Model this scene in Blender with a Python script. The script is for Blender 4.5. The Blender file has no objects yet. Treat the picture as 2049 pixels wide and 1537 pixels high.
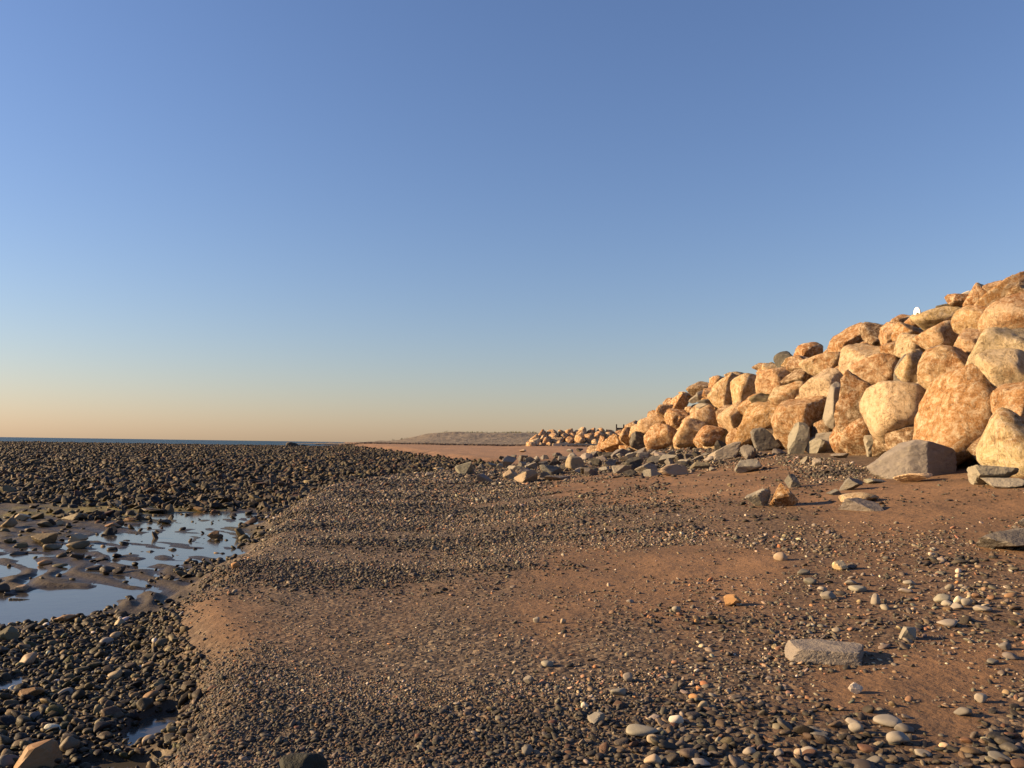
import bpy, bmesh, math, random
import numpy as np
from mathutils import Vector, Matrix

# ------------------------------------------------------------------ camera, sky, sun, exposure
scn = bpy.context.scene
COL = scn.collection
F = 1700.0                      # focal length in photograph pixels (2049 wide)
PITCH = math.atan(121.0 / F)
ROLL = math.radians(0.84)
SUN_EL = math.radians(17.5)
SUN_AZ = math.radians(-90.0 + 3.0)   # measured clockwise from +Y (view axis): from the left

_f = Vector((0, math.cos(PITCH), math.sin(PITCH)))
_r0 = Vector((1, 0, 0)); _u0 = Vector((0, -math.sin(PITCH), math.cos(PITCH)))
_r = _r0 * math.cos(ROLL) + _u0 * math.sin(ROLL)
_u = _u0 * math.cos(ROLL) - _r0 * math.sin(ROLL)
cam_d = bpy.data.cameras.new('camera'); cam = bpy.data.objects.new('camera', cam_d); COL.objects.link(cam)
cam_d.sensor_width = 36.0; cam_d.lens = 36.0 * F / 2049.0
cam_d.clip_start = 0.05; cam_d.clip_end = 60000
M3 = Matrix((_r, _u, -_f)).transposed()
cam.matrix_world = M3.to_4x4()
scn.camera = cam

w = bpy.data.worlds.new('World'); scn.world = w; w.use_nodes = True
wn = w.node_tree; wn.nodes.clear()
sky = wn.nodes.new('ShaderNodeTexSky'); sky.sky_type = 'NISHITA'; sky.sun_disc = False
sky.sun_elevation = SUN_EL; sky.sun_rotation = SUN_AZ
sky.air_density = 1.4; sky.dust_density = 0.35; sky.ozone_density = 4.5; sky.altitude = 0
bg = wn.nodes.new('ShaderNodeBackground'); bg.inputs['Strength'].default_value = 0.052
wo = wn.nodes.new('ShaderNodeOutputWorld')
tint = wn.nodes.new('ShaderNodeMix'); tint.data_type = 'RGBA'; tint.blend_type = 'MULTIPLY'; tint.inputs[0].default_value = 1.0
tint.inputs[7].default_value = (1.07, .96, 1.13, 1)      # white balance of the whole sky
wn.links.new(sky.outputs[0], tint.inputs[6]); wn.links.new(tint.outputs[2], bg.inputs[0]); wn.links.new(bg.outputs[0], wo.inputs[0])

sl = bpy.data.lights.new('sun', 'SUN'); sl.energy = 5.0; sl.angle = math.radians(0.53); sl.color = (1.0, 0.69, 0.36)
so = bpy.data.objects.new('sun', sl); COL.objects.link(so)
sd = Vector((math.sin(SUN_AZ) * math.cos(SUN_EL), math.cos(SUN_AZ) * math.cos(SUN_EL), math.sin(SUN_EL)))
so.rotation_euler = sd.to_track_quat('Z', 'Y').to_euler(); so.location = sd * 50

vs = scn.view_settings
vs.view_transform = 'Standard'; vs.look = 'None'; vs.exposure = 1.4; vs.gamma = 1.0
try: vs.use_curve_mapping = False
except Exception: pass

# ------------------------------------------------------------------ numeric helpers
RNG = np.random.default_rng(7)

def _hash(ix, iy, iz):
    h = (ix * 374761393 + iy * 668265263 + iz * 1274126177) & 0xffffffff
    h = ((h ^ (h >> 13)) * 1103515245) & 0xffffffff
    h = ((h ^ (h >> 15)) * 2246822519) & 0xffffffff
    return ((h ^ (h >> 16)) & 0xffffff) / float(0xffffff)

def vnoise(x, y, z=0.0):
    x, y, z = np.broadcast_arrays(np.asarray(x, float), np.asarray(y, float), np.asarray(z, float))
    fx, fy, fz = np.floor(x), np.floor(y), np.floor(z)
    ix, iy, iz = fx.astype(np.int64), fy.astype(np.int64), fz.astype(np.int64)
    tx, ty, tz = x - fx, y - fy, z - fz
    tx = tx * tx * (3 - 2 * tx); ty = ty * ty * (3 - 2 * ty); tz = tz * tz * (3 - 2 * tz)
    def L(a, b, t): return a + (b - a) * t
    r = []
    for dz in (0, 1):
        a = L(_hash(ix, iy, iz + dz), _hash(ix + 1, iy, iz + dz), tx)
        b = L(_hash(ix, iy + 1, iz + dz), _hash(ix + 1, iy + 1, iz + dz), tx)
        r.append(L(a, b, ty))
    return L(r[0], r[1], tz)

def fbm(x, y, z=0.0, o=4):
    s = 0; a = 0.5; t = 0
    for k in range(o):
        s = s + a * vnoise(np.asarray(x) * 2 ** k + 17.3 * k, np.asarray(y) * 2 ** k - 9.1 * k, np.asarray(z) * 2 ** k + 3.7 * k)
        t += a; a *= 0.5
    return s / t

def sstep(a, b, x):
    t = np.clip((np.asarray(x, float) - a) / (b - a), 0, 1)
    return t * t * (3 - 2 * t)

def pixdir(px, py):
    return _f * F + _r * (px - 1024.5) - _u * (py - 768.5)

def project(x, y, z):
    x, y, z = np.asarray(x), np.asarray(y), np.asarray(z)
    c = _f.x * x + _f.y * y + _f.z * z
    a = _r.x * x + _r.y * y + _r.z * z
    b = _u.x * x + _u.y * y + _u.z * z
    c = np.where(c < 0.1, 0.1, c)
    return 1024.5 + F * a / c, 768.5 - F * b / c, c

# ------------------------------------------------------------------ lie of the land (eye level is z = 0)
WATER_Z = -1.915
def z0(y):
    return np.interp(y, [-5, 0, 15, 30, 50, 80, 110, 150, 200, 260, 330],
                     [-1.62, -1.6, -1.42, -1.17, -0.9, -0.5, -0.22, -0.1, -0.02, 0.0, -5])
def s0(y):
    return np.interp(y, [0, 4, 14, 30, 46, 62, 110], [0.0, 0.03, 0.115, 0.13, 0.10, 0.035, 0.022])
def xe(y):      # edge between the shingle beach and the tidal flat
    return np.interp(y, [-5, 0, 4.9, 6.2, 8.7, 11, 14.8, 20.5, 26, 31, 37, 45, 52, 57, 66, 100, 130, 200, 330],
                     [-1.0, -1.3, -1.95, -2.4, -3.55, -3.9, -4.4, -5.5, -6.2, -6.0, -3.8, -1.3, -0.7, -3.5, -6.8, -17, -25, -42, -70])
def zfield(y):
    return np.interp(y, [0, 24, 45, 80, 135, 160, 210, 300], [-1.9, -1.9, -1.4, -1.08, -0.86, -1.1, -5, -6])
def xtoe(y):
    return np.interp(y, [0, 22, 34, 42, 50, 56], [8.0, 8.0, 7.4, 6.4, 5.0, 3.6])
def zcrest(y):
    return np.interp(y, [0, 32, 38, 44, 49, 53, 57], [4.15, 4.15, 3.6, 2.6, 1.4, 0.6, -0.6])

def flat_pt(px, py, z=-1.9):
    d = pixdir(px, py); t = z / d.z
    return d.x * t, d.y * t

POOLS = []
for (px, py, hw, hh, dep) in [(70, 1213, 165, 40, .16), (215, 1183, 105, 9, .07), (40, 1112, 60, 7, .08), (275, 1075, 100, 9, .09),
                              (350, 1103, 170, 7, .05), (400, 1032, 120, 8, .06), (300, 1124, 80, 5, .05), (500, 1012, 60, 5, .05),
                              (322, 1455, 60, 38, .24), (2, 1372, 30, 26, .2), (240, 1532, 110, 14, .2), (350, 1052, 100, 5, .05)]:
    cx, cy = flat_pt(px, py); rx = hw * cy / F
    ya = flat_pt(px, py + hh)[1]; yb = flat_pt(px, py - hh)[1]
    POOLS.append((cx, (ya + yb) / 2, rx, (yb - ya) / 2, dep))

def edge_t(x, y):
    e = xe(y) + (fbm(x * 0.9, y * 0.9, 4.0, 3) - 0.5) * (0.35 + 0.012 * np.abs(y))
    return sstep(-0.12 - 0.02 * y, 0.42 + 0.02 * y, x - e)

def gz(x, y):
    x = np.asarray(x, float); y = np.asarray(y, float)
    xr = np.minimum(x, xtoe(np.minimum(y, 56)) + 1.5)
    zb = z0(y) + s0(y) * np.maximum(xr, -1.0) + (fbm(x * .35, y * .35, 1.0, 3) - .5) * .10 * sstep(3, 12, y)
    zb = zb + (fbm(x * 1.7, y * 1.7, 8.0, 3) - .5) * .035
    # pebble bank piled against the foot of the boulders
    zb = zb + 0.12 * np.exp(-((x - (xtoe(y) - 0.6)) / 1.3) ** 2) * sstep(17, 22, y) * (1 - sstep(36, 44, y))
    # flat
    near = 1 - sstep(30, 45, y)
    zf = zfield(y) + (fbm(x * .8, y * .8, 2.0, 3) - .5) * (.05 * near + .30 * (1 - near)) + .015 * near
    wob = (fbm(x * 1.3, y * 1.3, 5.0, 3) - .5) * 1.1
    rip = np.sin((y * 0.62 + x * 0.78 + wob * 0.8) * 2 * math.pi / 0.48) * (0.5 + vnoise(x * .9, y * .9, 6.0))
    rip = np.where(rip > 0, rip, rip * .6)
    zf = zf + rip * (0.016 + .016 * np.exp(-((y - 11.5) / 2.0) ** 2)) * near * sstep(9.0, 10.2, y)
    dep = 0
    for (cx, cy, rx, ry, dd) in POOLS:
        r2 = ((x - cx) / rx) ** 2 + ((y - cy) / ry) ** 2
        dep = np.maximum(dep, dd * np.clip(1.25 - r2 + wob * 0.7, 0, 1))
    shallow = np.exp(-(((x + 6.0) / 3.0) ** 4 + ((y - 16.5) / 5.2) ** 4))
    zf = zf - dep * near - 0.034 * shallow * near
    t = edge_t(x, y)
    return zf * (1 - t) + zb * t

def zwall(x, y):
    zt = np.interp(y, [0, 14, 18, 26, 36, 46, 56], [-.6, -.55, -.35, -.22, -.2, -.4, -.5])
    return np.minimum(zt + 1.11 * (x - xtoe(y)), zcrest(y))

_S = np.geomspace(2.0, 400.0, 3000)
def hit_ground(px, py):
    d = pixdir(px, py); d = d / d.y
    g = gz(d.x * _S, _S); k = np.nonzero(d.z * _S < g)[0]
    y = _S[k[0]] if len(k) else 300.0
    return d.x * y, y, float(gz(d.x * y, y))
_SW = np.linspace(9.0, 58.0, 3000)
def hit_wall(px, py):
    d = pixdir(px, py); d = d / d.y
    x = d.x * _SW; z = d.z * _SW; zw = zwall(x, _SW)
    xc = xtoe(_SW) + (zcrest(_SW) + 0.4) / 1.11
    k = np.nonzero((z < zw) | (x > xc + 0.2))[0]
    y = _SW[k[0]] if len(k) else 50.0
    return d.x * y, y, d.z * y

# ------------------------------------------------------------------ node helpers
def mat(name):
    m = bpy.data.materials.new(name); m.use_nodes = True
    nt = m.node_tree; nt.nodes.clear()
    out = nt.nodes.new('ShaderNodeOutputMaterial'); b = nt.nodes.new('ShaderNodeBsdfPrincipled')
    nt.links.new(b.outputs[0], out.inputs[0])
    return m, nt, b
def N(nt, kind, **kw):
    n = nt.nodes.new(kind)
    for k, v in kw.items():
        if k.startswith('i_'):
            key = k[2:]; n.inputs[int(key) if key.isdigit() else key.replace('_', ' ')].default_value = v
        else: setattr(n, k, v)
    return n
def ramp(nt, fac, stops):
    r = nt.nodes.new('ShaderNodeValToRGB'); e = r.color_ramp.elements
    while len(e) > 1: e.remove(e[0])
    e[0].position = stops[0][0]; e[0].color = (*stops[0][1], 1) if len(stops[0][1]) == 3 else stops[0][1]
    for p, c in stops[1:]:
        k = e.new(p); k.color = (*c, 1) if len(c) == 3 else c
    nt.links.new(fac, r.inputs[0]); return r.outputs[0]
def mixc(nt, a, b, fac, blend='MIX'):
    m = nt.nodes.new('ShaderNodeMix'); m.data_type = 'RGBA'; m.blend_type = blend
    for s, v in ((6, a), (7, b), (0, fac)):
        if hasattr(v, 'is_output') or hasattr(v, 'links'): nt.links.new(v, m.inputs[s])
        else: m.inputs[s].default_value = (*v, 1) if isinstance(v, tuple) else v
    return m.outputs[2]
def noise(nt, vec, scale, detail=4, rough=.55, dist=0):
    n = N(nt, 'ShaderNodeTexNoise'); n.inputs['Scale'].default_value = scale; n.inputs['Detail'].default_value = detail
    n.inputs['Roughness'].default_value = rough; n.inputs['Distortion'].default_value = dist
    nt.links.new(vec, n.inputs['Vector']); return n.outputs['Fac']
def bump(nt, h, strength, dist, nrm=None):
    b = N(nt, 'ShaderNodeBump'); b.inputs['Strength'].default_value = strength; b.inputs['Distance'].default_value = dist
    nt.links.new(h, b.inputs['Height'])
    if nrm: nt.links.new(nrm, b.inputs['Normal'])
    return b.outputs[0]
def objcoord(nt):
    tc = N(nt, 'ShaderNodeTexCoord'); oi = N(nt, 'ShaderNodeObjectInfo')
    mu = N(nt, 'ShaderNodeMath', operation='MULTIPLY', i_1=83.0); nt.links.new(oi.outputs['Random'], mu.inputs[0])
    ad = N(nt, 'ShaderNodeVectorMath', operation='ADD'); nt.links.new(tc.outputs['Object'], ad.inputs[0]); nt.links.new(mu.outputs[0], ad.inputs[1])
    return ad.outputs[0], oi

# ------------------------------------------------------------------ materials
def granite():
    m, nt, b = mat('granite')
    v, oi = objcoord(nt); c = oi.outputs['Color']
    big = noise(nt, v, 1.3, 5, .65, .8); mid = noise(nt, v, 7.0, 7, .72, .3); sp = noise(nt, v, 24, 5, .75)
    rj = N(nt, 'ShaderNodeMath', operation='MULTIPLY_ADD', i_1=.30, i_2=-.17); nt.links.new(oi.outputs['Random'], rj.inputs[0])
    bj = N(nt, 'ShaderNodeMath', operation='ADD'); nt.links.new(big, bj.inputs[0]); nt.links.new(rj.outputs[0], bj.inputs[1])
    rust = mixc(nt, c, (.37, .165, .052), ramp(nt, bj.outputs[0], [(.44, (0, 0, 0)), (.66, (.9, .9, .9))]))
    mc = N(nt, 'ShaderNodeMapping'); mc.inputs['Scale'].default_value = (1, 1, .45); mc.inputs['Rotation'].default_value = (.4, .9, .2); nt.links.new(v, mc.inputs['Vector'])
    cr = noise(nt, mc.outputs[0], 1.7, 5, .6, 1.2)
    ca = N(nt, 'ShaderNodeMath', operation='SUBTRACT', i_1=.5); nt.links.new(cr, ca.inputs[0])
    cb = N(nt, 'ShaderNodeMath', operation='ABSOLUTE'); nt.links.new(ca.outputs[0], cb.inputs[0])
    crack = ramp(nt, cb.outputs[0], [(.0, (.5, .5, .5)), (.013, (0, 0, 0))])
    cinv = ramp(nt, cb.outputs[0], [(.0, (0, 0, 0)), (.025, (1, 1, 1))])
    c2 = mixc(nt, rust, (.80, .65, .45), ramp(nt, mid, [(.47, (0, 0, 0)), (.64, (.8, .8, .8))]))
    c3 = mixc(nt, c2, (.095, .05, .022), ramp(nt, mid, [(.30, (.9, .9, .9)), (.45, (0, 0, 0))]))
    c4 = mixc(nt, c3, (.74, .67, .53), ramp(nt, sp, [(.55, (0, 0, 0)), (.66, (.7, .7, .7))]))
    c4 = mixc(nt, c4, (.07, .035, .015), crack)
    c5 = mixc(nt, c4, (.08, .045, .022), ramp(nt, sp, [(.30, (.7, .7, .7)), (.43, (0, 0, 0))]))
    nt.links.new(c5, b.inputs['Base Color']); b.inputs['Roughness'].default_value = .9
    b.inputs['Specular IOR Level'].default_value = .25
    n0 = bump(nt, cinv, .6, .04); n1 = bump(nt, mid, .95, .2, n0); n2 = bump(nt, sp, .9, .06, n1)
    nt.links.new(n2, b.inputs['Normal']); return m
def slate():
    m, nt, b = mat('slate')
    v, oi = objcoord(nt); c = oi.outputs['Color']
    mp = N(nt, 'ShaderNodeMapping'); mp.inputs['Scale'].default_value = (1, 1, 2.2); mp.inputs['Rotation'].default_value = (.5, .6, 0)
    nt.links.new(v, mp.inputs['Vector'])
    st = noise(nt, mp.outputs[0], 3.0, 6, .6); mid = noise(nt, v, 6, 5, .6)
    c1 = mixc(nt, c, (.29, .255, .195), ramp(nt, mid, [(.5, (0, 0, 0)), (.75, (.5, .5, .5))]))
    c2 = mixc(nt, c1, (.05, .045, .04), ramp(nt, st, [(.28, (.6, .6, .6)), (.44, (0, 0, 0))]))
    nt.links.new(c2, b.inputs['Base Color']); b.inputs['Roughness'].default_value = .85; b.inputs['Specular IOR Level'].default_value = .25
    n1 = bump(nt, st, .8, .08); n2 = bump(nt, noise(nt, v, 24, 4, .7), .5, .025, n1)
    nt.links.new(n2, b.inputs['Normal']); return m
def pebble_mat(name, inst, rough, spec):
    m, nt, b = mat(name)
    tc = N(nt, 'ShaderNodeTexCoord')
    if inst:
        at = N(nt, 'ShaderNodeAttribute', attribute_type='INSTANCER', attribute_name='col'); c = at.outputs['Color']; v = tc.outputs['Object']
    else:
        v, oi = objcoord(nt); c = oi.outputs['Color']
    n = noise(nt, v, 3.2, 5, .65)
    c1 = mixc(nt, c, (.34, .31, .26), ramp(nt, n, [(.55, (0, 0, 0)), (.8, (.3, .3, .3))]))
    c2 = mixc(nt, c1, (.02, .018, .016), ramp(nt, n, [(.25, (.5, .5, .5)), (.45, (0, 0, 0))]))
    nt.links.new(c2, b.inputs['Base Color']); b.inputs['Roughness'].default_value = rough
    b.inputs['Specular IOR Level'].default_value = spec
    if not inst: nt.links.new(bump(nt, noise(nt, v, 14, 4, .6), .25, .01), b.inputs['Normal'])
    return m
def ground_mat():
    m, nt, b = mat('beach_sand')
    gc = N(nt, 'ShaderNodeAttribute', attribute_name='gcol'); gr = N(nt, 'ShaderNodeAttribute', attribute_name='gprop')
    sep = N(nt, 'ShaderNodeSeparateColor'); nt.links.new(gr.outputs['Color'], sep.inputs[0])
    ge = N(nt, 'ShaderNodeNewGeometry'); P = ge.outputs['Position']
    n1 = noise(nt, P, 0.9, 5, .6); n2 = noise(nt, P, 14, 5, .65); n3 = noise(nt, P, 150, 3, .7)
    c = mixc(nt, gc.outputs['Color'], (.5, .5, .5), ramp(nt, n1, [(.3, (0, 0, 0)), (.3, (0, 0, 0))]))
    c = mixc(nt, c, ramp(nt, n1, [(.32, (.66, .66, .68)), (.66, (1.16, 1.13, 1.1))]), 1.0, 'MULTIPLY')
    c = mixc(nt, c, ramp(nt, n2, [(.3, (.78, .78, .78)), (.7, (1.12, 1.12, 1.12))]), 1.0, 'MULTIPLY')
    c = mixc(nt, c, ramp(nt, n3, [(.3, (.75, .75, .75)), (.7, (1.2, 1.2, 1.2))]), 1.0, 'MULTIPLY')
    # gravel cover between and beyond the stones that are built one by one
    vo = N(nt, 'ShaderNodeTexVoronoi'); vo.inputs['Scale'].default_value = 22; nt.links.new(P, vo.inputs['Vector'])
    sc = N(nt, 'ShaderNodeSeparateColor'); nt.links.new(vo.outputs['Color'], sc.inputs[0])
    pc = ramp(nt, sc.outputs[0], [(0, (.022, .018, .014)), (.5, (.07, .056, .042)), (.85, (.14, .112, .08)), (1, (.25, .20, .135))])
    c = mixc(nt, c, pc, sep.outputs[0])
    nt.links.new(c, b.inputs['Base Color'])
    nt.links.new(sep.outputs[1], b.inputs['Roughness'])
    b.inputs['Specular IOR Level'].default_value = .35
    iv = N(nt, 'ShaderNodeMath', operation='SUBTRACT', i_0=1.0); nt.links.new(vo.outputs['Distance'], iv.inputs[1])
    mg = N(nt, 'ShaderNodeMath', operation='MULTIPLY'); nt.links.new(iv.outputs[0], mg.inputs[0]); nt.links.new(sep.outputs[0], mg.inputs[1])
    b1 = bump(nt, mg.outputs[0], .8, .035); b2 = bump(nt, n2, .5, .04, bump(nt, noise(nt, P, 3.2, 4, .6), .5, .08, b1)); b3 = bump(nt, n3, .3, .004, b2)
    nt.links.new(b3, b.inputs['Normal']); return m
def water_mat(name, col, rough, bscale, bstr, bdist):
    m, nt, b = mat(name)
    b.inputs['Base Color'].default_value = (*col, 1); b.inputs['Roughness'].default_value = rough
    b.inputs['IOR'].default_value = 1.333
    ge = N(nt, 'ShaderNodeNewGeometry')
    nt.links.new(bump(nt, noise(nt, ge.outputs['Position'], bscale, 3, .5), bstr, bdist), b.inputs['Normal'])
    return m
def plain(name, col, rough=.7, var=.25, scale=6.0, bs=.3, bd=.02):
    m, nt, b = mat(name)
    v, oi = objcoord(nt); n = noise(nt, v, scale, 5, .6)
    lo = tuple(x * (1 - var) for x in col); hi = tuple(min(1, x * (1 + var)) for x in col)
    nt.links.new(ramp(nt, n, [(.3, lo), (.7, hi)]), b.inputs['Base Color'])
    b.inputs['Roughness'].default_value = rough
    nt.links.new(bump(nt, n, bs, bd), b.inputs['Normal']); return m

M_GRAN = granite(); M_SLATE = slate()
M_PEB_I = pebble_mat('pebble_dry_scatter', True, .75, .35); M_PEB = pebble_mat('pebble_dry', False, .75, .35)
M_WET_I = pebble_mat('cobble_damp_scatter', True, .62, .2); M_WET = pebble_mat('cobble_damp', False, .62, .2)
M_GROUND = ground_mat()
M_POOL = water_mat('pool_water', (.05, .045, .038), .12, 5.0, .08, .02)
M_SEA = water_mat('sea_water', (.008, .026, .033), .35, .25, 1.0, 1.2)
M_SEA.node_tree.nodes['Principled BSDF'].inputs['Specular IOR Level'].default_value = .12
M_CORE = plain('rubble_fill', (.10, .075, .05), .95, .5, 4, .8, .15)
M_DUNE = plain('shingle_bank', (.14, .112, .082), .95, .45, .9, .8, .5)
M_GRASS = plain('dune_grass', (.11, .10, .045), .9, .4, 2)
M_WRACK = plain('dried_seaweed', (.05, .03, .02), .9, .5, 3, .6, .1)
M_TIMBER = plain('weathered_timber', (.06, .04, .03), .85, .4, 8)
M_WHITE = plain('white_paint', (.8, .79, .76), .5, .04, 5, .05, .005)
M_DARK = plain('dark_opening', (.02, .02, .02), .7, .2, 5)
M_CONC = plain('pale_concrete', (.42, .34, .24), .9, .15, 3)
M_WEED = plain('wet_weed', (.006, .008, .004), .8, .5, 30, .9, .02)
M_METAL = plain('galvanised_post', (.45, .44, .42), .5, .1, 8)

# ------------------------------------------------------------------ mesh helpers
_ICO = {}
def ico(sub):
    if sub not in _ICO:
        bm = bmesh.new(); bmesh.ops.create_icosphere(bm, subdivisions=sub, radius=1.0)
        me = bpy.data.meshes.new('ico'); bm.to_mesh(me); bm.free()
        for p in me.polygons: p.use_smooth = True
        co = np.empty(len(me.vertices) * 3); me.vertices.foreach_get('co', co)
        _ICO[sub] = (me, co.reshape(-1, 3))
    return _ICO[sub]

def rock_shape(seed, npl=12, p=16.0, namp=.06, nfreq=1.6, sub=3, planes=None, bound=1.12):
    me, V = ico(sub); rng = np.random.default_rng(seed)
    k = np.arange(npl) + .5; ph = np.arccos(1 - 2 * k / npl); th = math.pi * (1 + 5 ** .5) * k + rng.uniform(0, 6.3)
    nn = np.stack([np.cos(th) * np.sin(ph), np.sin(th) * np.sin(ph), np.cos(ph)], 1) + rng.normal(0, .32, (npl, 3))
    a = rng.normal(size=(3, 3)); q, _ = np.linalg.qr(a); nn = nn @ q
    nn /= np.linalg.norm(nn, axis=1)[:, None]; dd = rng.uniform(.58, 1.0, npl)
    if planes:
        for (x, y, z, d) in planes:
            v = np.array([x, y, z], float); v /= np.linalg.norm(v); nn = np.vstack([nn, v]); dd = np.append(dd, d)
    t = np.clip(V @ nn.T, 0, None) / dd
    r = ((t ** p).sum(1) + (1 / bound) ** p) ** (-1 / p)
    P = V * r[:, None]; o = seed * 1.37
    n = fbm(P[:, 0] * nfreq + o, P[:, 1] * nfreq - o, P[:, 2] * nfreq + o * .5, 4) - .5
    if sub >= 4:
        n2 = np.abs(fbm(P[:, 0] * nfreq * 2.2 - o, P[:, 1] * nfreq * 2.2, P[:, 2] * nfreq * 2.2 + o, 4) - .5)
        n = n - .5 * np.clip(.10 - n2, 0, 1) * 3
        n = n + .45 * (fbm(P[:, 0] * nfreq * 3.5 + o, P[:, 1] * nfreq * 3.5, P[:, 2] * nfreq * 3.5 - o, 3) - .5)
    P = P * (1 + namp * 2 * n)[:, None]
    mn, mx = P.min(0), P.max(0)
    return (P - (mn + mx) / 2) / (mx - mn)

def rock_mesh(name, P, sub, material, flat=False):
    me = ico(sub)[0].copy(); me.name = name
    me.vertices.foreach_set('co', np.ascontiguousarray(P, dtype=np.float32).ravel()); me.update()
    me.materials.clear(); me.materials.append(material)
    if flat: me.polygons.foreach_set('use_smooth', np.zeros(len(me.polygons), bool))
    return me

def link(name, me, loc=(0, 0, 0), rot=(0, 0, 0), label=None, cat=None, group=None, kind=None, parent=None, color=None):
    o = bpy.data.objects.new(name, me); COL.objects.link(o); o.location = loc; o.rotation_euler = rot
    if parent: o.parent = parent
    if label: o['label'] = label
    if cat: o['category'] = cat
    if group: o['group'] = group
    if kind: o['kind'] = kind
    if color is not None: o.color = (*color, 1)
    return o

def grid_mesh(name, X, Y, Z, material, smooth=True):
    r, c = X.shape
    co = np.stack([X, Y, Z], -1).reshape(-1, 3).astype(np.float32)
    idx = np.arange(r * c).reshape(r, c)
    q = np.stack([idx[:-1, :-1], idx[:-1, 1:], idx[1:, 1:], idx[1:, :-1]], -1).reshape(-1, 4)
    me = bpy.data.meshes.new(name)
    me.vertices.add(len(co)); me.vertices.foreach_set('co', co.ravel())
    me.loops.add(q.size); me.loops.foreach_set('vertex_index', q.ravel().astype(np.int32))
    me.polygons.add(len(q)); me.polygons.foreach_set('loop_start', (np.arange(len(q)) * 4).astype(np.int32))
    me.polygons.foreach_set('loop_total', np.full(len(q), 4, np.int32))
    me.polygons.foreach_set('use_smooth', np.full(len(q), smooth))
    me.update(calc_edges=True); me.validate(); me.materials.append(material); return me

# ------------------------------------------------------------------ gravel cover (control points seen in the photograph, turned into ground positions)
CTRL = [(450,1400,1,.02),(600,1480,1,.022),(800,1350,1,.022),(1000,1350,1,.025),(1200,1400,1,.03),(1400,1500,1,.05),(1700,1500,1,.056),(2000,1510,1,.058),
 (700,1250,.8,.02),(450,1230,.35,.014),(400,1300,.6,.014),(900,1280,.95,.025),(1250,1300,.95,.028),(1450,1380,.9,.042),(1500,1300,.75,.04),(1700,1400,.22,.032),
 (1950,1400,.26,.036),(1900,1330,.28,.036),(1600,1260,.62,.042),(1800,1230,.62,.056),(1950,1200,.7,.064),(1900,1110,.6,.06),(1650,1190,.55,.05),(1750,1130,.45,.05),
 (1500,1150,.1,.035),(1350,1120,.14,.038),(1300,1180,.2,.035),(1150,1140,.25,.03),(1100,1200,.4,.03),(950,1200,.7,.025),(800,1200,.7,.02),(600,1180,.85,.02),
 (550,1100,1,.02),(650,1050,1,.022),(800,1000,1,.03),(900,1060,1,.03),(1000,1100,.85,.03),(1050,1020,.9,.04),(1200,1040,.92,.055),(1350,1060,.9,.06),(1500,1060,.7,.06),
 (1600,1080,.65,.06),(1250,990,.25,.04),(1400,970,.06,.04),(1500,960,.05,.04),(1700,1000,.06,.04),(1850,1000,.06,.04),(1950,1050,.06,.04),(1000,980,.8,.04),(1150,970,.3,.04),
 (850,960,.95,.035),(700,990,1,.03),(1600,920,1,.06),(1450,900,1,.06),(1350,900,1,.06),(1700,930,.8,.06),(1850,975,.1,.05),(1550,948,.15,.05),(1000,905,0,.05),(1150,900,0,.05),(900,900,0,.05),
 (360,1500,.9,.02),(480,1160,.7,.02)]
_cq = []
for (px, py, c, s) in CTRL:
    x, y, z = hit_ground(px, py); _cq.append((x / y, .25 * math.log(y), c, s))
_cq = np.array(_cq)
def cover(x, y):
    u = x / np.maximum(y, 2.0); l = .25 * np.log(np.maximum(y, 2.0))
    W = 0; C = 0; S = 0
    for (a, b, c, s) in _cq:
        wgt = 1.0 / ((u - a) ** 2 + (l - b) ** 2 + 1e-4) ** 2
        W = W + wgt; C = C + wgt * c; S = S + wgt * s
    return C / W, S / W

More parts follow.
